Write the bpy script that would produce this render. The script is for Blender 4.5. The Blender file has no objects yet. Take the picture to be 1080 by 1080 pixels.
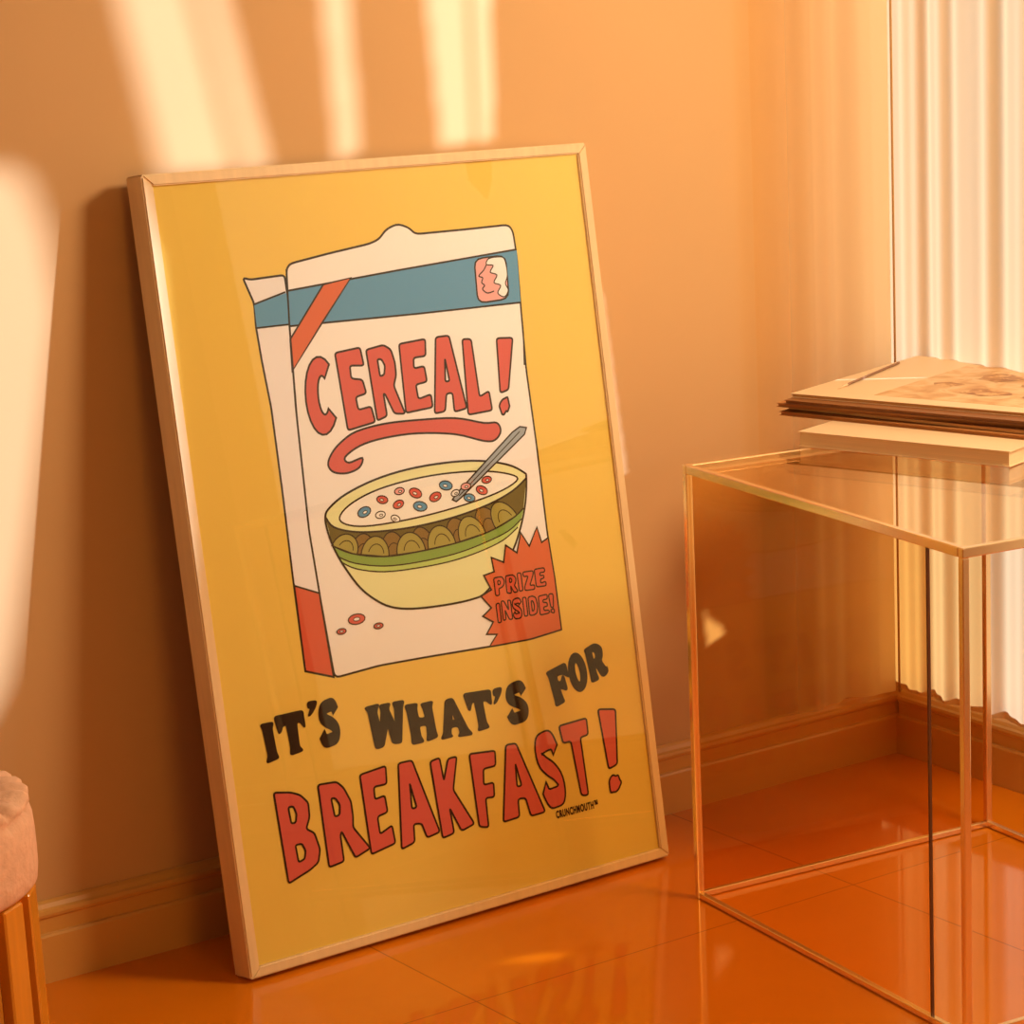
import bpy, bmesh, numpy as np, math, random
from mathutils import Vector, Matrix
from mathutils.geometry import tessellate_polygon
random.seed(4)
# camera and room measurements (metres, radians; focal length and principal point in pixels of the 1080 frame)
f,p,th,H=2889.07,.214761,.821072,1.29401
D,xc,hb=3.18169+.006,2.71352+.015,.102571
xL,W,al,t,yb,psi=1.49552,.653598,.137809,.0411602,3.03173,.0261808
tx,ty,h,wx,wy,tpsi=2.08756,2.85453,.597531,.485532,.612977,-.104599
roll,pcx,pcy=-.00459938,1061.62,543.081
Fv=np.array([math.cos(th)*math.cos(p),math.sin(th)*math.cos(p),-math.sin(p)])
_R=np.array([math.sin(th),-math.cos(th),0]); _U=np.cross(_R,Fv)
Rv=_R*math.cos(roll)+_U*math.sin(roll); Uv=_U*math.cos(roll)-_R*math.sin(roll)
cam0=np.array([0,0,H])
def ray(x,y): return Fv+Rv*(x-pcx)/f-Uv*(y-pcy)/f
def onfloor(x,y,z=0):
    d=ray(x,y); return cam0+d*((z-H)/d[2])
def onwall(x,y):
    d=ray(x,y); return cam0+d*(D/d[1])

# ------------------------------------------------------------ helpers
C=bpy.context.scene.collection
try: bpy.context.scene.view_settings.view_transform='Standard'
except Exception: pass
def lin(v):
    v/=255.; return v/12.92 if v<=.04045 else ((v+.055)/1.055)**2.4
ILL=(.92,.66,.46)
def alb(r,g,b): return tuple(min(.93,lin(v)/k) for v,k in zip((r,g,b),ILL))
def pmat(name,col,rough=.6,metal=0,spec=.5,noise=None,bump=0):
    m=bpy.data.materials.new(name); m.use_nodes=True; nt=m.node_tree; b=nt.nodes['Principled BSDF']
    b.inputs['Base Color'].default_value=(*col,1); b.inputs['Roughness'].default_value=rough
    b.inputs['Metallic'].default_value=metal; b.inputs['Specular IOR Level'].default_value=spec
    if noise:
        sc,amt,stretch=noise
        tc=nt.nodes.new('ShaderNodeTexCoord'); mp=nt.nodes.new('ShaderNodeMapping'); mp.inputs['Scale'].default_value=stretch
        nz=nt.nodes.new('ShaderNodeTexNoise'); nz.inputs['Scale'].default_value=sc; nz.inputs['Detail'].default_value=4
        mx=nt.nodes.new('ShaderNodeMix'); mx.data_type='RGBA'
        mx.inputs['A'].default_value=(*[v*(1-amt) for v in col],1); mx.inputs['B'].default_value=(*[min(1,v*(1+amt)) for v in col],1)
        nt.links.new(tc.outputs['Object'],mp.inputs['Vector']); nt.links.new(mp.outputs['Vector'],nz.inputs['Vector'])
        nt.links.new(nz.outputs['Fac'],mx.inputs['Factor']); nt.links.new(mx.outputs['Result'],b.inputs['Base Color'])
        if bump:
            bp=nt.nodes.new('ShaderNodeBump'); bp.inputs['Strength'].default_value=bump; bp.inputs['Distance'].default_value=.003
            nt.links.new(nz.outputs['Fac'],bp.inputs['Height']); nt.links.new(bp.outputs['Normal'],b.inputs['Normal'])
    return m
def rampmat(name,scale,stops,rough=.5):
    m=pmat(name,(.5,.3,.1),rough); nt=m.node_tree; b=nt.nodes['Principled BSDF']
    tc=nt.nodes.new('ShaderNodeTexCoord'); nz=nt.nodes.new('ShaderNodeTexNoise'); nz.inputs['Scale'].default_value=scale; nz.inputs['Detail'].default_value=2; nz.inputs['Distortion'].default_value=.6
    rp=nt.nodes.new('ShaderNodeValToRGB'); el=rp.color_ramp.elements
    while len(el)<len(stops): el.new(.5)
    for e,(pos,c) in zip(el,stops): e.position=pos; e.color=(*c,1)
    nt.links.new(tc.outputs['Object'],nz.inputs['Vector']); nt.links.new(nz.outputs['Fac'],rp.inputs['Fac']); nt.links.new(rp.outputs['Color'],b.inputs['Base Color'])
    return m
def glassmat(name,tint,ior=1.45,rough=.02,gl=(1,1,1)):
    m=bpy.data.materials.new(name); m.use_nodes=True; nt=m.node_tree; nt.nodes.clear()
    o=nt.nodes.new('ShaderNodeOutputMaterial'); mx=nt.nodes.new('ShaderNodeMixShader'); fr=nt.nodes.new('ShaderNodeFresnel')
    ge=nt.nodes.new('ShaderNodeNewGeometry'); mr=nt.nodes.new('ShaderNodeMapRange')     # same reflectance on the front and the back face of the pane
    mr.inputs['To Min'].default_value=ior; mr.inputs['To Max'].default_value=1/ior
    nt.links.new(ge.outputs['Backfacing'],mr.inputs['Value']); nt.links.new(mr.outputs['Result'],fr.inputs['IOR'])
    tr=nt.nodes.new('ShaderNodeBsdfTransparent'); tr.inputs['Color'].default_value=(*tint,1)
    gs=nt.nodes.new('ShaderNodeBsdfGlossy'); gs.inputs['Roughness'].default_value=rough; gs.inputs['Color'].default_value=(*gl,1)
    nt.links.new(fr.outputs[0],mx.inputs[0]); nt.links.new(tr.outputs[0],mx.inputs[1]); nt.links.new(gs.outputs[0],mx.inputs[2]); nt.links.new(mx.outputs[0],o.inputs[0])
    return m
def obj(name,bm,mats,parent=None,smooth=False):
    me=bpy.data.meshes.new(name); bm.normal_update(); bm.to_mesh(me); bm.free()
    for m in (mats if isinstance(mats,(list,tuple)) else [mats]): me.materials.append(m)
    if smooth:
        for pl in me.polygons: pl.use_smooth=True
    o=bpy.data.objects.new(name,me); C.objects.link(o)
    if parent: o.parent=parent
    return o
def empty(name,mat=None,**kw):
    o=bpy.data.objects.new(name,None); C.objects.link(o); o.empty_display_size=.05
    if mat is not None: o.matrix_world=mat
    for k,v in kw.items(): o[k]=v
    return o
def box(bm,a,b,mi=0,bev=0):
    tb=bmesh.new(); bmesh.ops.create_cube(tb,size=1)
    for v in tb.verts: v.co=Vector([(a[i]+b[i])/2+v.co[i]*(b[i]-a[i]) for i in range(3)])
    if bev: bmesh.ops.bevel(tb,geom=tb.edges[:],offset=bev,segments=2,affect='EDGES',profile=.5)
    for fc in tb.faces: fc.material_index=mi
    me=bpy.data.meshes.new('tmp'); tb.to_mesh(me); tb.free(); bm.from_mesh(me); bpy.data.meshes.remove(me)
def one(a,b,bev=0):
    bm=bmesh.new(); box(bm,a,b,0,bev); return bm

# ------------------------------------------------------------ materials
M={}
M['wall']=pmat('plaster_wall',(.62,.365,.16),.75,noise=(3,.05,(1,1,1)))
M['base']=pmat('painted_baseboard',(.66,.34,.085),.3)
M['oak']=pmat('light_oak',(.8,.58,.33),.3,noise=(18,.12,(6,.6,6)))
M['back']=pmat('backing_card',(.3,.17,.08),.9)
M['metal']=pmat('champagne_metal',(.95,.70,.40),.2,metal=.85)
M['dark']=pmat('dark_rod',(.12,.04,.01),.5)
M['hem']=pmat('golden_hem',(.55,.3,.1),.6)
M['glass']=glassmat('table_glass',(.98,.9,.76),1.68,.015,(1,.9,.74))
M['amber']=glassmat('amber_side_glass',(.98,.88,.68),1.12,.03,(1,.88,.7))
M['glaze']=glassmat('poster_glass',(1,1,1),1.42,.012)
M['paper']=pmat('page_edges',(.66,.38,.17),.8,noise=(6,.3,(1,1,260)))
M['bookpaper']=pmat('book_page_edges',(.8,.58,.35),.8,noise=(6,.2,(1,1,260)))
M['cover']=pmat('cream_cover',(.78,.56,.34),.5)
M['mbrown']=pmat('brown_page_edges',(.42,.17,.045),.6,noise=(6,.25,(1,1,260)))
M['mdark']=pmat('dark_cover',(.24,.085,.02),.5)
M['pink']=pmat('pink_upholstery',(.78,.46,.31),.9,noise=(90,.14,(1,1,1)),bump=.8)
M['wood']=pmat('orange_wood',(.68,.255,.018),.28,noise=(14,.2,(6,6,.6)))
M['pen']=pmat('dark_pencil',(.24,.11,.05),.4)
M['photo1']=rampmat('cover_photo_food',55,[(.3,(.28,.1,.03)),(.5,(.48,.23,.08)),(.62,(.7,.42,.19)),(.75,(.38,.16,.05))])
M['photo2']=rampmat('cover_photo_ground',26,[(.3,(.54,.28,.11)),(.45,(.67,.4,.18)),(.6,(.76,.51,.28)),(.75,(.6,.32,.13))])
def floor_mat():
    m=pmat('glossy_orange_tile',(.68,.185,.0035),.07,spec=.6,noise=(4,.1,(1,1,1))); nt=m.node_tree; b=nt.nodes['Principled BSDF']
    src=b.inputs['Base Color'].links[0].from_socket
    tc=nt.nodes.new('ShaderNodeTexCoord'); mp=nt.nodes.new('ShaderNodeMapping'); mp.inputs['Location'].default_value=(.13,.25,0)
    br=nt.nodes.new('ShaderNodeTexBrick'); br.offset=0; br.inputs['Scale'].default_value=1
    br.inputs['Mortar Size'].default_value=.0012; br.inputs['Mortar Smooth'].default_value=.3
    br.inputs['Brick Width'].default_value=.6; br.inputs['Row Height'].default_value=.6
    br.inputs['Color1'].default_value=(1,1,1,1); br.inputs['Color2'].default_value=(.95,.95,.95,1); br.inputs['Mortar'].default_value=(.55,.55,.55,1)
    mx=nt.nodes.new('ShaderNodeMix'); mx.data_type='RGBA'; mx.blend_type='MULTIPLY'; mx.inputs['Factor'].default_value=1
    nt.links.new(tc.outputs['Object'],mp.inputs['Vector']); nt.links.new(mp.outputs['Vector'],br.inputs['Vector'])
    nt.links.new(src,mx.inputs['A']); nt.links.new(br.outputs['Color'],mx.inputs['B']); nt.links.new(mx.outputs['Result'],b.inputs['Base Color'])
    return m
M['floor']=floor_mat()
def curtain_mat(name,trans,col,fade=None):
    m=bpy.data.materials.new(name); m.use_nodes=True; nt=m.node_tree; nt.nodes.clear()
    o=nt.nodes.new('ShaderNodeOutputMaterial'); a=nt.nodes.new('ShaderNodeMixShader'); b=nt.nodes.new('ShaderNodeMixShader')
    tl=nt.nodes.new('ShaderNodeBsdfTranslucent'); df=nt.nodes.new('ShaderNodeBsdfDiffuse'); tr=nt.nodes.new('ShaderNodeBsdfTransparent')
    tl.inputs[0].default_value=(*col,1); df.inputs[0].default_value=(*col,1); tr.inputs[0].default_value=(1,.95,.85,1)
    a.inputs[0].default_value=.5; b.inputs[0].default_value=trans
    if fade:      # cloth thins out towards its free edge
        tc=nt.nodes.new('ShaderNodeTexCoord'); sx=nt.nodes.new('ShaderNodeSeparateXYZ'); mr=nt.nodes.new('ShaderNodeMapRange')
        mr.inputs['From Min'].default_value=fade[0]; mr.inputs['From Max'].default_value=fade[1]; mr.inputs['To Min'].default_value=1.; mr.inputs['To Max'].default_value=trans
        nt.links.new(tc.outputs['Object'],sx.inputs[0]); nt.links.new(sx.outputs['X'],mr.inputs['Value']); nt.links.new(mr.outputs['Result'],b.inputs[0])
    nt.links.new(tl.outputs[0],a.inputs[1]); nt.links.new(df.outputs[0],a.inputs[2]); nt.links.new(a.outputs[0],b.inputs[1]); nt.links.new(tr.outputs[0],b.inputs[2]); nt.links.new(b.outputs[0],o.inputs[0])
    return m
M['sheer']=curtain_mat('sheer_fabric',.012,(.84,.58,.31))

# ------------------------------------------------------------ room
def struct(name,bm,m,parent=None):
    o=obj(name,bm,m,parent)
    if not parent: o['kind']='structure'
    return o
struct('floor',one((-1.5,-1.5,-.1),(xc+.12,D+.1,0)),M['floor'])
struct('wall_back',one((-1.5,D,0),(xc+.12,D+.1,2.7)),M['wall'])
WY0,WY1,WZ0,WZ1=D-2.1,D-.01,hb+.03,2.4
bm=bmesh.new()
box(bm,(xc,-1.5,0),(xc+.12,D,WZ0)); box(bm,(xc,-1.5,WZ1),(xc+.12,D,2.7)); box(bm,(xc,-1.5,WZ0),(xc+.12,WY0,WZ1)); box(bm,(xc,WY1,WZ0),(xc+.12,D,WZ1))
struct('wall_right',bm,M['wall'])
def prof(bm,pts,axis,a,b,org):
    vs=[]
    for s in (a,b):
        row=[]
        for d,z in pts:
            row.append(bm.verts.new((s,org-d,z) if axis=='x' else (org-d,s,z)))
        vs.append(row)
    n=len(pts)
    for i in range(n):
        j=(i+1)%n; bm.faces.new((vs[0][i],vs[0][j],vs[1][j],vs[1][i]))
    bm.faces.new(vs[0]); bm.faces.new(vs[1][::-1]); bmesh.ops.recalc_face_normals(bm,faces=bm.faces[:])
pr=[(0,0),(.018,0),(.018,hb*.58),(.0165,hb*.61),(.012,hb*.62),(.012,hb*.80),(.0145,hb*.82),(.0155,hb*.86),(.0145,hb*.90),(.010,hb*.92),(.007,hb*.97),(.003,hb),(0,hb)]
bm=bmesh.new(); prof(bm,pr,'x',-1.5,xc,D); struct('baseboard_back',bm,M['base'])
bm=bmesh.new(); prof(bm,pr,'y',-1.5,D-.018,xc); struct('baseboard_right',bm,M['base'])
bm=bmesh.new()
for a,b in (((xc+.05,WY0,WZ0),(xc+.08,WY1,WZ0+.012)),((xc+.05,WY0,WZ1-.05),(xc+.08,WY1,WZ1)),((xc+.05,WY0,WZ0+.012),(xc+.08,WY0+.05,WZ1-.05)),((xc+.05,WY1-.012,WZ0+.012),(xc+.08,WY1,WZ1-.05))): box(bm,a,b)
struct('window_1',bm,M['oak'])

# ------------------------------------------------------------ curtain
SUN=np.array([-1.35,1.,-.72]); XCU=xc-.026
def backp(w):
    tt=(XCU-w[0])/(-SUN[0]); return (w[1]-SUN[1]*tt, w[2]-SUN[2]*tt)
def inside(pt,poly):
    x,y=pt; r=False; n=len(poly)
    for i in range(n):
        x1,y1=poly[i]; x2,y2=poly[i-1]
        if (y1>y)!=(y2>y) and x<(x2-x1)*(y-y1)/(y2-y1)+x1: r=not r
    return r
slits=[[backp(onwall(*a)) for a in pl] for pl in (  # holes cut in the unseen cloth, shaped to throw sun patches on wall and floor
 [(110,-60),(184,-60),(248,181),(172,185)],
 [(198,-60),(222,-60),(284,178),(260,180)],
 [(335,-60),(362,-60),(380,164),(356,166)],
 [(444,-60),(488,-60),(498,150),(466,154)],
 [(495,-60),(516,-60),(521,148),(505,149)],
 [(-80,176),(4,178),(26,190),(48,240),(62,322),(50,430),(34,550),(16,670),(2,730),(-24,780),(-80,780)],
 [(623,310),(632,310),(663,538),(657,541)],
 [(746,644),(764,668),(750,680)])]
slits.append([backp(onfloor(*a)) for a in ((536,1013),(588,1003),(598,1007),(548,1018))])
cur=empty('sheer_curtain',Matrix.Translation((XCU,D-.3,0)),label='bright cream sheer curtain hanging in folds over the sunlit window at the right',category='curtain')
def fold(s,z):
    return (math.sin(s*2*math.pi/.064+1.4*math.sin(s*21)+.25*math.sin(z*1.7+s*9))+.4*math.sin(s*2*math.pi/.033+2.1*math.sin(s*14+.6)+.2*z))*(.8+.35*math.sin(s*37+1))
ny,nz=880,460; y0,y1,z0_,z1_=D-2.15,D-.006,hb+.008,2.5
bm=bmesh.new(); g=[]
bb=[(min(a[0] for a in s),max(a[0] for a in s),min(a[1] for a in s),max(a[1] for a in s)) for s in slits]
for i in range(ny+1):
    y=y0+(y1-y0)*i/ny; am=.0054*min(1,max(.12,(y-(D-.62))/.3))
    g.append([bm.verts.new((am*fold(y,z0_+(z1_-z0_)*k/nz),y-(D-.3),z0_+(z1_-z0_)*k/nz)) for k in range(nz+1)])
for i in range(ny):
    y=y0+(y1-y0)*(i+.5)/ny; hs=[(s,b) for s,b in zip(slits,bb) if b[0]<=y<=b[1]]
    for k in range(nz):
        z=z0_+(z1_-z0_)*(k+.5)/nz
        if any(b[2]<=z<=b[3] and inside((y,z),s) for s,b in hs): continue
        bm.faces.new((g[i][k],g[i+1][k],g[i+1][k+1],g[i][k+1]))
obj('curtain_panel',bm,M['sheer'],cur,True)
def cyl(bm,a,b,r0,r1,seg=12):
    a,b=Vector(a),Vector(b); d=b-a; ro=d.to_track_quat('Z','Y').to_matrix().to_4x4()
    bmesh.ops.create_cone(bm,cap_ends=True,segments=seg,radius1=r0,radius2=r1,depth=d.length,matrix=Matrix.Translation((a+b)/2)@ro)
bm=bmesh.new(); cyl(bm,(0,D-2.15-(D-.3),2.5),(0,-.006+.3,2.5),.008,.008,10); obj('heading',bm,M['hem'],cur,True)
xa=onwall(785,400)[0]-XCU                     # the second curtain, pushed back against the wall beside the corner
cur2=empty('sheer_curtain',Matrix.Translation((XCU,D-.034,0)),label='tan shaded sheer curtain hanging against the back wall left of the corner',category='curtain')
bm=bmesh.new(); g=[]; XE=-.012
for i in range(181):
    x=xa+(XE-xa)*i/180; g.append([bm.verts.new((x,.010*fold(x*.55+5,k/10),hb+.008+(2.5-hb)*k/24)) for k in range(25)])
for i in range(180):
    for k in range(24): bm.faces.new((g[i][k],g[i+1][k],g[i+1][k+1],g[i][k+1]))
obj('curtain_panel',bm,curtain_mat('sheer_fabric_end',.06,(.98,.82,.56),(xa,xa+(XE-xa)*.8)),cur2,True)
bm=bmesh.new(); cyl(bm,(XE+.002,-.014,hb+.008),(XE+.002,-.014,2.5),.0018,.0018,8); obj('hem',bm,M['hem'],cur2,True)

# ------------------------------------------------------------ poster
c_,s_=math.cos(psi),math.sin(psi); sa,ca=math.sin(al),math.cos(al)
rot=lambda x,y,z:Vector((x*c_-y*s_,x*s_+y*c_,z))
O=Vector((xL,yb,0))
uu,vv,nn=rot(1,0,0),rot(0,sa,ca),rot(0,-ca,sa)
PM=Matrix(((uu.x,vv.x,nn.x,O.x),(uu.y,vv.y,nn.y,O.y),(uu.z,vv.z,nn.z,O.z),(0,0,0,1)))
poster=empty('framed_poster',PM,label='large framed yellow cereal poster in a pale wood frame leaning against the wall',category='poster')
FW=.0142; ZP=t-.005
def rail(pts):
    bm=bmesh.new(); vs=[[bm.verts.new((x,y,z)) for x,y in pts] for z in (0,t)]
    for i in range(4):
        j=(i+1)%4; bm.faces.new((vs[0][i],vs[0][j],vs[1][j],vs[1][i]))
    bm.faces.new(vs[0][::-1]); bm.faces.new(vs[1]); bmesh.ops.recalc_face_normals(bm,faces=bm.faces[:])
    bmesh.ops.bevel(bm,geom=bm.edges[:],offset=.0018,segments=3,affect='EDGES'); return bm
for pts in ([(0,0),(W,0),(W-FW,FW),(FW,FW)],[(0,1),(FW,1-FW),(W-FW,1-FW),(W,1)],[(0,0),(FW,FW),(FW,1-FW),(0,1)],[(W,0),(W,1),(W-FW,1-FW),(W-FW,FW)]):
    obj('frame_rail',rail(pts),M['oak'],poster)
obj('backing_board',one((FW,FW,.006),(W-FW,1-FW,.01)),M['back'],poster)
obj('glazing',one((FW,FW,t-.0032),(W-FW,1-FW,t-.0018)),M['glaze'],poster)

# ---- print artwork (flat colour areas of one printed sheet)
PC={'yellow':(225,168,68),'ink':(34,18,9),'white':(234,202,180),'blue':(88,128,142),'red':(204,76,46),'orange':(206,88,46),'cream':(222,196,130),
    'milk':(236,210,188),'green':(128,140,54),'lgreen':(178,176,84),'brown':(130,88,34),'tan':(158,130,54),'olive':(100,76,24),'grey':(150,140,128),'lred':(203,78,60),'pink':(222,142,122),'side':(230,198,176)}
pm=[]; pidx={}
for k,v in PC.items():
    pidx[k]=len(pm); pm.append(pmat('print_'+k,alb(*v),.6,spec=.15))
pb=bmesh.new(); layer=[0]; group=[None]
nnp=np.array(nn); On=np.array(O)
def uv(pt):
    d=ray(*pt); s=((On+nnp*ZP-cam0)@nnp)/(d@nnp); X=cam0+d*s-On
    return (float(X@np.array(uu)),float(X@np.array(vv)))
LS=6e-6
def nextz(k):
    if group[0] is not None: return ZP+(group[0]+k)*LS      # things drawn together share two layers
    layer[0]+=1; return ZP+layer[0]*LS
def begin(): group[0]=layer[0]+1
def end(): layer[0]=group[0]+2; group[0]=None
def fill_uv(rings,mat):
    z=nextz(0); vl=[[Vector((x,y,0)) for x,y in r] for r in rings]
    tris=tessellate_polygon(vl); flat=[p for r in vl for p in r]
    bv=[pb.verts.new((p.x,p.y,z)) for p in flat]
    for a,b,c in tris:
        n=(flat[b]-flat[a]).cross(flat[c]-flat[a]).z
        if abs(n)<1e-14: continue
        try: fc=pb.faces.new((bv[a],bv[b],bv[c]) if n>0 else (bv[a],bv[c],bv[b])); fc.material_index=pidx[mat]
        except ValueError: pass
def fill(pts,mat,holes=()): fill_uv([[uv(p) for p in pts]]+[[uv(p) for p in h_] for h_ in holes],mat)
SC=.00116
def stroke(pts,wpx,mat='ink',closed=False):
    P2=[np.array(uv(p)) for p in pts]; n=len(P2); z=nextz(1); hw=wpx*SC/2; L=[];R_=[]
    for i in range(n):
        a=P2[i-1] if (i>0 or closed) else P2[i]; b=P2[(i+1)%n] if (i<n-1 or closed) else P2[i]
        d1=P2[i]-a; d2=b-P2[i]
        l1,l2=np.linalg.norm(d1),np.linalg.norm(d2)
        if l1<1e-9: d1=d2; l1=l2
        if l2<1e-9: d2=d1; l2=l1
        if l1<1e-9: d1=np.array([1,0.]);l1=1; d2=d1;l2=1
        n1=np.array([-d1[1],d1[0]])/l1; n2=np.array([-d2[1],d2[0]])/l2; m=n1+n2; lm=np.linalg.norm(m)
        m=n1 if lm<.3 else m/lm
        k=hw/max(.55,float(m@n1))
        L.append(P2[i]+m*k); R_.append(P2[i]-m*k)
    lv=[pb.verts.new((*x,z)) for x in L]; rv=[pb.verts.new((*x,z)) for x in R_]
    for i in range(n if closed else n-1):
        j=(i+1)%n
        try: fc=pb.faces.new((lv[i],rv[i],rv[j],lv[j])); fc.material_index=pidx[mat]
        except ValueError: pass
def sm(pts,closed=False,k=6):
    n=len(pts); o=[]
    rng=range(n) if closed else range(n-1)
    for i in rng:
        g=lambda j: np.array(pts[j%n] if closed else pts[min(max(j,0),n-1)],float)
        a,b,c,d=g(i-1),g(i),g(i+1),g(i+2)
        for s in range(k):
            x=s/k; o.append(tuple(.5*((2*b)+(c-a)*x+(2*a-5*b+4*c-d)*x*x+(3*b-a-3*c+d)*x**3)))
    if not closed: o.append(tuple(pts[-1]))
    return o
def rounded(pts,rpx):
    o=[]; n=len(pts)
    for i in range(n):
        a,b,c=[np.array(pts[j%n],float) for j in (i-1,i,i+1)]
        la,lc=np.linalg.norm(a-b),np.linalg.norm(c-b)
        if la<1e-6 or lc<1e-6: continue
        ra,rc=min(rpx,la*.4),min(rpx,lc*.4); s=b+(a-b)/la*ra; e=b+(c-b)/lc*rc
        for k in (0,.33,.67,1): o.append(tuple((1-k)**2*s+2*k*(1-k)*b+k*k*e))
    return o
def shape(pts,mat,w=2.4,holes=()):
    fill(pts,mat,holes)
    if w:
        stroke(pts,w,'ink',True)
        for h_ in holes: stroke(h_,w,'ink',True)
def ell(cx,cy,rx,ry,ang=0,n=24,a0=0,a1=360):
    o=[]; c,s=math.cos(math.radians(ang)),math.sin(math.radians(ang))
    for i in range(n if a1-a0>=360 else n+1):
        a=math.radians(a0+(a1-a0)*i/n); x,y=rx*math.cos(a),ry*math.sin(a); o.append((cx+x*c-y*s,cy+x*s+y*c))
    return o
def ribbon(cl,w0):
    cl=sm(cl,False,5); n=len(cl); L=[];R_=[]
    for i in range(n):
        a=np.array(cl[max(i-1,0)]);b=np.array(cl[min(i+1,n-1)]); d=b-a; d/=np.linalg.norm(d)+1e-9
        nn_=np.array([-d[1],d[0]]); w=w0/2
        L.append(tuple(np.array(cl[i])+nn_*w)); R_.append(tuple(np.array(cl[i])-nn_*w))
    return L+R_[::-1]
def arcp(cx,cy,rx,ry,a0,a1,n=18): return [(cx+rx*math.cos(math.radians(a0+(a1-a0)*i/n)),cy+ry*math.sin(math.radians(a0+(a1-a0)*i/n))) for i in range(n+1)]
G={
'E':([(0,0),(1,.02),(.98,.22),(.46,.19),(.46,.4),(.88,.41),(.86,.61),(.46,.61),(.46,.79),(.98,.78),(1,1),(0,1)],[]),
'F':([(0,0),(.46,0),(.46,.37),(.88,.39),(.86,.59),(.46,.59),(.46,.78),(1,.78),(1,1),(0,1)],[]),
'R':([(0,0),(.4,0),(.4,.34),(.46,.34),(.66,0),(1.08,0),(.8,.4),(.95,.52),(1,.72),(.92,.91),(.7,1),(0,1)],[[(.38,.57),(.38,.81),(.53,.8),(.62,.7),(.54,.58)]]),
'A':([(0,0),(.36,0),(.41,.22),(.62,.22),(.66,0),(1.02,0),(.72,1),(.28,1)],[[(.44,.41),(.51,.72),(.58,.41)]]),
'L':([(0,0),(1,0),(1,.22),(.56,.22),(.53,1),(0,1)],[]),
'C':(arcp(.52,.5,.52,.5,48,318)+arcp(.58,.5,.17,.25,312,55),[]),
'B':([(0,0),(.6,0),(.86,.06),(1,.24),(.94,.42),(.76,.52),(.92,.64),(.94,.82),(.8,.96),(.55,1),(0,1)],[[(.37,.16),(.37,.37),(.55,.36),(.61,.26),(.54,.17)],[(.37,.63),(.37,.83),(.52,.83),(.57,.73),(.5,.63)]]),
'K':([(0,0),(.4,0),(.4,.34),(.62,0),(1.06,0),(.64,.53),(1.02,1),(.64,1),(.4,.68),(.4,1),(0,1)],[]),
'T':([(.3,0),(.7,0),(.68,.77),(1,.77),(1,1),(0,1),(0,.77),(.32,.77)],[]),
'S':(ribbon([(.88,.74),(.78,.88),(.52,.89),(.24,.84),(.17,.68),(.36,.56),(.64,.45),(.82,.3),(.74,.13),(.46,.1),(.22,.12),(.1,.27)],.27),[]),
'!b':([(.2,.3),(.75,.3),(1,1),(0,1)],[]),
'!d':(arcp(.5,.1,.36,.1,0,342,14),[]),
'P':([(0,0),(.38,0),(.38,.4),(.68,.42),(.95,.55),(.98,.8),(.85,.96),(.6,1),(0,1)],[[(.36,.6),(.36,.82),(.55,.81),(.62,.7),(.54,.6)]]),
'I':([(.15,0),(.85,0),(.85,1),(.15,1)],[]),
'Z':([(0,0),(1,0),(1,.22),(.5,.22),(1,.8),(1,1),(0,1),(0,.78),(.48,.78),(0,.22)],[]),
'N':([(0,0),(.3,0),(.3,.52),(.68,0),(1,0),(1,1),(.7,1),(.7,.5),(.32,1),(0,1)],[]),
'D':([(0,0),(.5,0),(.85,.12),(1,.5),(.85,.88),(.5,1),(0,1)],[[(.33,.22),(.33,.78),(.52,.74),(.63,.5),(.52,.26)]]),
'sI':([(0,0),(1,.02),(.85,.16),(.8,.84),(1,.98),(0,1),(.15,.86),(.2,.14)],[]),
'sT':([(.22,0),(.8,0),(.69,.14),(.67,.76),(.84,.74),(.94,.6),(1,.6),(1,1),(0,1),(0,.6),(.06,.6),(.18,.74),(.33,.76),(.33,.14)],[]),
'sW':([(.17,0),(.38,0),(.52,.46),(.64,0),(.85,0),(.97,.86),(1.03,1),(.71,1),(.77,.86),(.72,.46),(.62,.86),(.67,1),(.35,1),(.42,.86),(.32,.46),(.26,.86),(.33,1),(-.05,1),(.02,.86)],[]),
'sH':([(0,0),(.46,0),(.38,.14),(.38,.39),(.64,.39),(.64,.14),(.56,0),(1,0),(.94,.14),(.94,.86),(1,1),(.56,1),(.64,.86),(.64,.61),(.38,.61),(.38,.86),(.46,1),(0,1),(.06,.86),(.06,.14)],[]),
'sA':([(-.05,0),(.4,0),(.33,.12),(.38,.25),(.62,.25),(.66,.12),(.56,0),(1.06,0),(.98,.12),(.68,1),(.33,1),(.04,.12)],[[(.44,.44),(.51,.68),(.58,.44)]]),
'sF':([(.0,0),(.52,0),(.45,.14),(.45,.39),(.62,.39),(.72,.28),(.78,.28),(.78,.7),(.72,.7),(.62,.6),(.45,.6),(.45,.79),(.76,.79),(.92,.62),(1,.62),(1,1),(0,1),(.07,.86),(.07,.14)],[]),
'sO':(arcp(.5,.5,.5,.5,0,345,23),[arcp(.5,.5,.15,.27,0,340,17)]),
'sR':([(0,0),(.46,0),(.4,.14),(.42,.36),(.5,.35),(.66,.04),(.82,-.02),(1.1,.02),(1.08,.16),(.98,.18),(.83,.44),(.97,.56),(1,.8),(.86,.95),(.6,1),(0,1),(.06,.86),(.06,.14)],[[(.4,.58),(.4,.82),(.54,.81),(.61,.7),(.54,.58)]]),
"'":([(.1,0),(.5,.1),(.95,.6),(.95,1),(.1,1),(.1,.6),(.4,.55)],[]),
}
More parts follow.
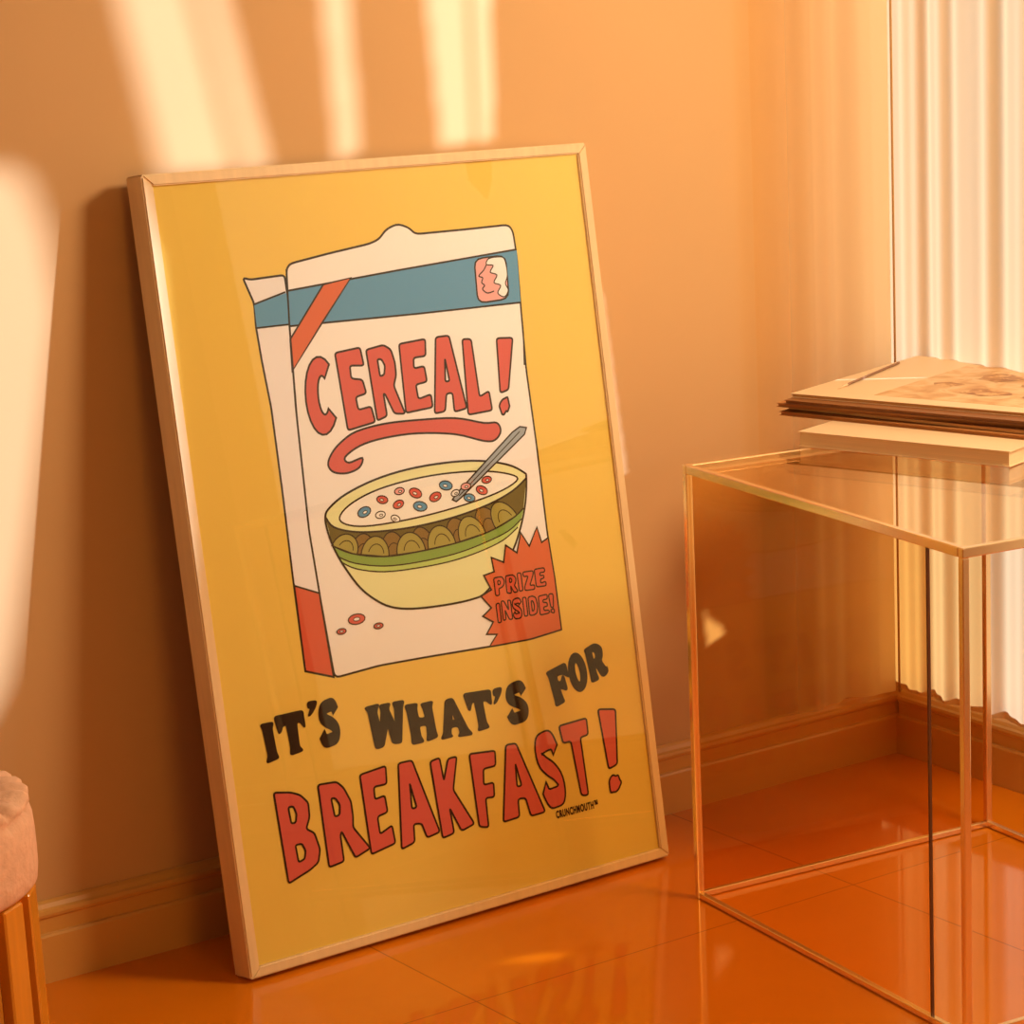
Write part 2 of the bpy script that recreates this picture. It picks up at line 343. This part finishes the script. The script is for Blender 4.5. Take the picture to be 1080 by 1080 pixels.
def glyph(ch,quad,mat,w=2.4,rpx=3.):
    tl,tr,br,bl=[np.array(a,float) for a in quad]
    jig=(lambda:random.uniform(-.03,.03)) if len(G[ch][0])<24 else (lambda:0)
    wp=lambda p_: tuple((bl*(1-p_[0])+br*p_[0])*(1-p_[1])+(tl*(1-p_[0])+tr*p_[0])*p_[1])
    o,hs=G[ch]; o=[wp((a[0]+jig(),a[1]+jig())) for a in o]; hs=[[wp(a) for a in h_] for h_ in hs]
    if len(o)<24: o=rounded(o,rpx)
    hs=[rounded(h_,rpx*.8) for h_ in hs]
    fill(o,mat,hs)
    if w:
        stroke(o,w,'ink',True)
        for h_ in hs: stroke(h_,w,'ink',True)
def bang(quad,mat,w=2.4):
    glyph('!b',quad,mat,w); glyph('!d',quad,mat,w)

fill_uv([[(FW*.6,FW*.6),(W-FW*.6,FW*.6),(W-FW*.6,1-FW*.6),(FW*.6,1-FW*.6)]],'yellow')
side=[(256,293),(264,295),(300,290),(303,310),(312,430),(328,570),(352,714),(322,708),(309,610),(298,520),(286,430),(276,380),(270,345),(268,320)]
shape(rounded(side,4),'side')
front=[(302,284),(306,278),(348,267),(390,257),(400,252),(407,242),(419,236),(431,240),(438,247),(490,242),(536,237),(541,244),(545,270),(549,320),(555,390),(566,470),(577,560),(592,664),(560,674),(528,680),(450,693),(400,702),(353,715),(338,632),(326,560),(313,440),(305,340)]
shape(rounded(front,6),'white')
fill([(311,618),(338,626),(352,713),(323,707)],'red'); stroke([(311,618),(338,626)],2); stroke([(338,632),(352,714),(322,708),(310,616)],2.4)
fill([(303,307),(545,263),(549,319),(440,331),(306,344)],'blue'); stroke([(302,307),(420,285),(545,263)],2.2); stroke([(306,344),(440,331),(549,319)],2.2)
fill([(268,321),(302,309),(305,342),(271,346)],'blue'); stroke([(268,321),(301,308)],2); stroke([(271,346),(306,342)],2)
shape([(341,300),(370,293),(340,340),(308,392),(306,358)],'orange',2)
stroke([(302,284),(305,340),(313,440),(326,560),(338,632),(352,714)],2.2)
stroke([(549,320),(552,352),(553,385)],2)
# plain emblem on the band: a pink profile shape beside a white wavy shape in a rounded square
shape(rounded([(500,273),(533,269),(537,315),(504,320)],9),'pink',2)
shape(sm([(515,273),(524,271),(531,272),(534,281),(535,291),(533,299),(536,306),(532,313),(525,309),(528,301),(521,298),(524,290),(517,287),(520,280),(513,279)],True,4),'white',1.4)
stroke(sm([(513,279),(510,285),(505,291),(509,293),(508,298),(511,301),(509,305),(514,309),(521,307)]),1.5)
begin()
for ch,qd in (('C',[(318,380),(350,373),(359,453),(327,464)]),('E',[(353,374),(380,367),(396,445),(367,452)]),('R',[(385,367),(413,361),(425,436),(397,442)]),
    ('E',[(421,362),(448,358),(457,431),(429,436)]),('A',[(450,358),(483,355),(491,432),(459,436)]),('L',[(487,357),(506,355),(519,431),(494,436)])): glyph(ch,qd,'lred',2.3)
bang([(524,355),(541,354),(539,434),(525,438)],'lred',2.3)
end()
shape(sm([(350,478),(360,466),(376,455),(405,447),(440,443),(480,441),(510,446),(524,446),(528,455),(522,464),(510,465),(480,458),(440,457),(405,462),(380,470),(364,482),(368,488),(382,483),(379,493),(366,499),(352,498),(346,490)],True,4),'lred',2.3)
body=[(343,545),(346,562),(354,582),(366,602),(380,620),(395,632),(412,640),(435,642),(470,638),(498,632),(512,625),(528,604),(541,580),(549,556),(554,530),(555,504)]
rimb=[(552,498),(535,490),(505,486),(470,488),(430,495),(395,506),(365,521),(348,535)]
outl=sm(body+rimb,True,4)
shape(outl,'cream',2.4)
fr=[(343,545),(352,556),(375,561),(405,560),(440,555),(480,545),(515,532),(540,518),(555,504)]
milk=[(358,546),(368,533),(392,519),(425,508),(465,500),(505,497),(532,499),(546,505),(530,517),(500,529),(460,541),(420,550),(385,555),(365,553)]
shape(sm(milk,True,4),'milk',2)
low=[(351,576),(372,584),(405,587),(440,582),(480,573),(515,561),(540,547),(552,536)]
fill(sm(fr,False,4)+sm(low[::-1],False,4),'olive')
lx=[a[0] for a in low]; ly=[a[1] for a in low]; fx=[a[0] for a in fr]; fy=[a[1] for a in fr]
for par in (1,0):      # brown discs behind, olive discs in front
    for i,(dx,sc) in enumerate(((0,1),(2,.9),(-2,1.05),(1,.95),(2,1.08),(-2,.9),(0,1.05),(2,.92),(-2,1.02),(0,.95),(-1,.95))):
        if i%2!=par: continue
        x=363+i*17.2+dx; b_=float(np.interp(x,lx,ly)); hgt=b_-float(np.interp(x,fx,fy)); sl=math.degrees(math.atan2(float(np.interp(x+8,lx,ly)-np.interp(x-8,lx,ly)),16))
        shape(ell(x,b_,14*sc,hgt*(.92 if par else .8),sl,18,180,360),'brown' if par else 'tan',1.5)
        stroke(ell(x+1,b_,8*sc,hgt*.48,sl,12,195,345),1.1)
fill(sm(low,False,4)+sm([(550,546),(536,560),(512,572),(480,584),(440,593),(405,597),(374,594),(356,587)],False,4),'green')
fill(sm([(356,587),(374,594),(405,597),(440,593),(480,584),(512,572),(536,560),(549,548)],False,4)+sm([(546,556),(530,570),(505,582),(475,592),(440,599),(405,603),(376,600),(360,593)],False,4),'lgreen')
stroke(sm(low,False,4),1.8); stroke(sm([(356,587),(374,594),(405,597),(440,593),(480,584),(512,572),(536,560),(550,547)],False,4),1.5); stroke(sm([(546,556),(530,570),(505,582),(475,592),(440,599),(405,603),(376,600),(360,593)],False,4),1.5)
stroke(sm(fr,False,4),2.2); stroke(outl,2.4,'ink',True)
shape([(477,527),(481,521),(540,456),(548,450),(555,451),(553,458),(545,466),(486,525),(481,529)],'grey',1.8); stroke([(484,523),(548,455)],1.2)
LP=((384,540,'blue',1.1),(403,527,'lred',.9),(421,518,'pink',.8),(438,520,'lred',1.05),(459,524,'lred',1),(470,512,'blue',1.05),(491,513,'pink',.8),(508,517,'lred',.95),(420,532,'lred',.9),(443,534,'blue',1.1),(401,543,'milk',.8),(417,547,'milk',.75),(480,520,'milk',.7),(495,525,'blue',.9),(513,506,'lred',.8))
begin()
for i,(x,y,k,s) in enumerate(LP): shape(ell(x,y,6.6*s,4.6*s,(-30,10,-14,25)[i%4],14),k,1.3)
end(); begin()
for i,(x,y,k,s) in enumerate(LP): shape(ell(x+(.8,-.6)[i%2],y+.3,2.3*s,1.4*s,(-30,10,-14,25)[i%4],8),'milk',.9)
end()
for x,y,r in ((376,653,9),(399,660,5),(360,666,5)): shape(ell(x,y,r,r*.6,-12,14),'lred',1.3); shape(ell(x,y,r*.4,r*.22,-12,8),'white',.9)
shape([(516,682),(524,669),(513,669),(520,656),(509,650),(518,641),(507,629),(518,622),(510,607),(521,603),(518,588),(531,593),(533,575),(545,583),(549,562),(558,576),(566,556),(571,572),(578,567),(585,610),(592,664),(560,674)],'orange',2)
def word(txt,x0,y0,x1,y1,hh,mat,w):
    n=sum(.55 if c in 'I!' else 1 for c in txt); x=0.
    begin()
    for c in txt:
        d=.55 if c in 'I!' else 1
        a,b=(x+.05*d)/n,(x+d*.93)/n; x+=d
        wob=random.uniform(-1,1)
        pa=np.array((x0+(x1-x0)*a,y0+(y1-y0)*a+wob)); pb_=np.array((x0+(x1-x0)*b,y0+(y1-y0)*b+wob)); up=np.array((-hh*.12,-hh))
        qd=[pa+up,pb_+up,pb_,pa]
        if c=='!': bang(qd,mat,w)
        else: glyph(c,qd,mat,w,2)
    end()
word('PRIZE',522,628,577,618,19,'red',1.7); word('INSIDE!',524,656,586,646,20,'red',1.7)
begin()
for ch,qd in (('sI',[(274,765),(288,762),(295,801),(281,804)]),('sT',[(290,757),(320,750),(324,790),(301,797)]),("'",[(323,741),(334,739),(332,754),(324,756)]),('S',[(335,742),(354,737),(360,781),(339,788)]),
  ('sW',[(386,745),(424,740),(429,782),(389,790)]),('sH',[(427,744),(456,740),(462,778),(434,784)]),('sA',[(462,740),(485,736),(496,774),(467,780)]),('sT',[(489,733),(516,727),(521,766),(500,773)]),("'",[(519,727),(529,725),(527,741),(520,743)]),('S',[(532,724),(552,718),(559,757),(537,764)]),
  ('sF',[(575,710),(596,699),(605,736),(586,745)]),('sO',[(596,694),(613,685),(622,724),(605,733)]),('sR',[(615,685),(632,676),(640,710),(624,720)])): glyph(ch,qd,'ink',2.4 if ch=='S' else 1.8,3)
end(); begin()
for ch,qd in (('B',[(288,838),(323,834),(342,912),(303,930)]),('R',[(335,828),(363,824),(387,898),(348,914)]),('E',[(379,816),(406,808),(417,889),(391,899)]),('A',[(411,806),(443,799),(463,880),(423,894)]),
  ('K',[(453,802),(481,796),(498,871),(467,883)]),('F',[(495,796),(521,791),(526,868),(506,874)]),('A',[(527,787),(551,781),(574,855),(532,866)]),('S',[(560,777),(584,771),(600,844),(576,852)]),('T',[(589,768),(619,759),(625,836),(608,842)])): glyph(ch,qd,'lred',2.3)
bang([(631,750),(649,747),(658,832),(641,840)],'lred',2.3)
end()
cu=bpy.data.curves.new('small_print','FONT'); cu.body='CRUNCHMOUTH\u2122'; cu.offset=.04; cu.space_character=1.16; to=bpy.data.objects.new('small_print',cu); C.objects.link(to)
bpy.context.view_layer.update(); tm=bpy.data.meshes.new_from_object(to.evaluated_get(bpy.context.evaluated_depsgraph_get()))
xs=[v.co.x for v in tm.vertices]; ys=[v.co.y for v in tm.vertices]; z=nextz(0); vs=[]
a,b=np.array(uv((587,863.5))),np.array(uv((631,851.5))); hv=np.array(uv((585.7,855)))-a
for v in tm.vertices:
    r_=a+(b-a)*((v.co.x-min(xs))/(max(xs)-min(xs)))+hv*((v.co.y-min(ys))/(max(ys)-min(ys))); vs.append(pb.verts.new((*r_,z)))
for pl in tm.polygons:
    try: fc=pb.faces.new([vs[i] for i in pl.vertices]); fc.material_index=pidx['ink']
    except ValueError: pass
bpy.data.objects.remove(to); bpy.data.meshes.remove(tm); bpy.data.curves.remove(cu)
obj('poster_print',pb,pm,poster)

# ------------------------------------------------------------ side table
TM=Matrix.Translation((tx,ty,0))@Matrix.Rotation(tpsi,4,'Z')
table=empty('side_table',TM,label='square side table of thin champagne metal rods with a clear glass top',category='table')
r=.0048
for x in (0,wx):
    for y in (0,-wy): obj('leg',one((x-r,y-r,0),(x+r,y+r,h-.012),.0012),M['metal'],table)
for y in (0,-wy):
    obj('top_rail',one((-r,y-r,h-.012),(wx+r,y+r,h),.0012),M['metal'],table)
    obj('bottom_rail',one((r,y-r*.8,.001),(wx-r,y+r*.8,.009),.001),M['metal'],table)
for x in (0,wx):
    obj('top_rail',one((x-r,-wy+r,h-.012),(x+r,-r,h),.0012),M['metal'],table)
    obj('bottom_rail',one((x-r*.8,-wy+r,.001),(x+r*.8,-r,.009),.001),M['metal'],table)
obj('glass_top',one((r,-wy+r,h-.008),(wx-r,-r,h-.001),.001),M['glass'],table)
yb_=-wy*.885
obj('side_glass',one((-.0015,yb_+.002,.009),(.0015,-r,h-.012)),M['amber'],table)
obj('side_glass',one((r,-.0015,.009),(wx-r,.0015,h-.012)),M['amber'],table)
obj('glass_edge',one((-.0017,yb_-.0012,.009),(.0017,yb_+.002,h-.012)),M['dark'],table)

# ------------------------------------------------------------ book and magazines
def flat(px,py,z): return Vector(onfloor(px,py,z)[:2])
def slab(name,A,B,width,z0,z1,cm,em,label,cat,group=None,length=None,ct=None,turn=0):
    d=(B-A); L=length or d.length; d.normalize(); ang=math.atan2(d.y,d.x)+turn
    e=empty(name,Matrix.Translation((A.x,A.y,z0))@Matrix.Rotation(ang,4,'Z'),label=label,category=cat)
    if group: e['group']=group
    T=z1-z0; ct=ct or min(.0016,T*.18)
    obj('pages',one((.002,.002,ct),(L-.002,width-.002,T-ct)),em,e)
    obj('front_cover',one((0,0,T-ct),(L,width,T),.0003),cm,e); obj('back_cover',one((0,0,0),(L,width,ct),.0003),cm,e)
    return e,L,T
A=flat(842,471,h); B=flat(1065,493,h)
slab('book',A,B,.30,h,h+.021,M['cover'],M['bookpaper'],'thick cream book lying on the glass table under the magazines','book')
zt=h+.021; th_=.0058
labs=['brown magazine at the very bottom of the stack, resting on the cream book','second magazine from the bottom of the stack on the table','middle magazine of the stack of five on the table','fourth magazine up, just under the one with the pencil','top magazine with a food photo cover and a pencil lying on it']
for i in range(5):
    z0=zt+i*th_; j=[(-1,1),(7,-1),(-4,0),(4,1),(11,-2)][i]
    A=flat(823+j[0],437-i*4+j[1],z0); B=flat(1080,464-i*5.5+j[1],z0)
    Q=flat(928,376,z0); d=(B-A).normalized(); wdt=abs((Q-A).x*-d.y+(Q-A).y*d.x)
    e,L,T=slab('magazine',A,B,wdt,z0,z0+th_-.0002,M['cover'] if i==4 else (M['mbrown'],M['mdark'])[i%2],(M['mbrown'],M['paper'],M['mbrown'],M['mdark'],M['paper'])[i],labs[i],'magazine','magazines stacked on the table',length=(B-A).length+.012,ct=.0009,turn=(.012,-.016,.02,-.006,.004)[i])
    if i==4:
        bm=bmesh.new(); box(bm,(L*.3,wdt*.1,T),(L*.98,wdt*.88,T+.0003))
        obj('cover_photo',bm,M['photo2'],e)
        for n_,(x,y,rx,ry) in enumerate(((.44,.42,.022,.02),(.56,.64,.036,.032),(.65,.32,.036,.026),(.78,.56,.026,.036),(.89,.3,.022,.022))):
            bm=bmesh.new()
            vs=[bm.verts.new((L*x+rx*math.cos(a)*(1+.2*math.sin(3*a+n_)),wdt*y+ry*math.sin(a)*(1+.15*math.sin(4*a)),T+.0005+n_*.0001)) for a in [i_*2*math.pi/28 for i_ in range(28)]]; bm.faces.new(vs)
            obj('cover_picture',bm,M['photo1'],e)
        ztop=z0+T
a=flat(884,409,ztop+.003); b=flat(948,382,ztop+.003)
pen=empty('pencil',Matrix.Translation((a.x,a.y,ztop)),label='dark pencil lying across the top magazine cover',category='pencil')
v3=lambda w:(w.x-a.x,w.y-a.y,.0022)
bm=bmesh.new(); cyl(bm,v3(a+(b-a)*.14),v3(b),.0019,.0019,6); obj('barrel',bm,M['pen'],pen)
bm=bmesh.new(); cyl(bm,v3(a),v3(a+(b-a)*.14),.0004,.0019,6); obj('tip',bm,M['cover'],pen)

# ------------------------------------------------------------ stool at the left edge
RS=.17; E=onfloor(27,890,.32); ctr=E-Rv*RS; ctr[2]=0
stool=empty('stool',Matrix.Translation((ctr[0],ctr[1],0)),label='pink upholstered round stool on orange wooden slats at the left edge',category='stool')
bm=bmesh.new(); NS=300
pf=[(0,.352),(.06,.354),(.1,.358),(.125,.362),(.148,.364),(.158,.362),(.164,.357),(.165,.352),(.162,.348),(.166,.343),(.169,.335),(.17,.32),(.1705,.30),(.1705,.28),(.169,.266),(.163,.26),(0,.26)]
rings=[]
for k_,(rr,zz) in enumerate(pf):
    if rr==0: rings.append([bm.verts.new((0,0,zz))]); continue
    am=.007*math.exp(-((zz-.36)/.014)**2)*min(1,max(0,(rr-.05)/.07)) if k_<13 else .0
    row=[]
    for i in range(NS):
        a=i*2*math.pi/NS; s=abs(math.sin(a*15+.6*math.sin(a*5)))-.55+.22*math.sin(a*37)
        row.append(bm.verts.new(((rr+am*.7*s)*math.cos(a),(rr+am*.7*s)*math.sin(a),zz+am*s)))
    rings.append(row)
for a_,b_ in zip(rings[:-1],rings[1:]):
    for i in range(NS):
        j=(i+1)%NS
        if len(a_)==1: bm.faces.new((a_[0],b_[i],b_[j]))
        elif len(b_)==1: bm.faces.new((a_[j],a_[i],b_[0]))
        else: bm.faces.new((a_[i],b_[i],b_[j],a_[j]))
bmesh.ops.recalc_face_normals(bm,faces=bm.faces[:]); obj('cushion',bm,M['pink'],stool,True)
bm=bmesh.new(); bmesh.ops.create_circle(bm,cap_ends=True,radius=.155,segments=48,matrix=Matrix.Translation((0,0,.242)))
ex=bmesh.ops.extrude_face_region(bm,geom=bm.faces[:]); bmesh.ops.translate(bm,verts=[v for v in ex['geom'] if isinstance(v,bmesh.types.BMVert)],vec=(0,0,.018))
bmesh.ops.recalc_face_normals(bm,faces=bm.faces[:]); obj('seat_board',bm,M['wood'],stool)
NL=18
for i in range(NL):
    a=(i+.35)/NL*2*math.pi; bm=bmesh.new(); ring=[]
    for rr,zz in ((.162,.258),(.166,0)):
        ring.append([bm.verts.new((x*math.cos(a)-y*math.sin(a),x*math.sin(a)+y*math.cos(a),zz)) for x,y in ((rr-.012,-.019),(rr+.003,-.019),(rr+.003,.019),(rr-.012,.019))])
    for k in range(4): bm.faces.new((ring[0][k],ring[0][(k+1)%4],ring[1][(k+1)%4],ring[1][k]))
    bm.faces.new(ring[0]); bm.faces.new(ring[1][::-1]); bmesh.ops.recalc_face_normals(bm,faces=bm.faces[:])
    bmesh.ops.bevel(bm,geom=bm.edges[:],offset=.002,segments=1,affect='EDGES'); obj('slat',bm,M['wood'],stool)

# ------------------------------------------------------------ light and camera
sd=bpy.data.lights.new('sun','SUN'); sd.energy=10; sd.color=(.63,.78,1); sd.angle=math.radians(1.2)
so=bpy.data.objects.new('sun',sd); C.objects.link(so); so.rotation_euler=Vector(SUN).to_track_quat('-Z','Y').to_euler()
def area(name,loc,aim,e,col,size):
    kd=bpy.data.lights.new(name,'AREA'); kd.energy=e; kd.color=col; kd.shape='RECTANGLE'; kd.size=size; kd.size_y=size
    ko=bpy.data.objects.new(name,kd); C.objects.link(ko); ko.location=loc
    ko.rotation_euler=(Vector(aim)-ko.location).to_track_quat('-Z','Y').to_euler()
area('added_key_light',(xc-.12,D-1.25,1.72),(xL+W*.3,D-.1,.5),27,(1,.75,.46),.42)  # added soft key light out of view, not a fixture of the room
area('added_orange_fill',(1.3,.9,.75),(2.0,D-.4,.0),6,(1,.48,.09),.6)  # added fill imitating orange bounce on floor and lower wall, no fixture there
w=bpy.data.worlds.new('world'); bpy.context.scene.world=w; w.use_nodes=True
w.node_tree.nodes['Background'].inputs[0].default_value=(1,.62,.31,1); w.node_tree.nodes['Background'].inputs[1].default_value=.19
cd=bpy.data.cameras.new('camera'); co=bpy.data.objects.new('camera',cd); C.objects.link(co)
co.matrix_world=Matrix(((Rv[0],Uv[0],-Fv[0],0),(Rv[1],Uv[1],-Fv[1],0),(Rv[2],Uv[2],-Fv[2],H),(0,0,0,1)))
cd.sensor_width=36; cd.lens=36*f/1080; cd.clip_start=.05
cd.shift_x=(540-pcx)/1080; cd.shift_y=(pcy-540)/1080
bpy.context.scene.camera=co
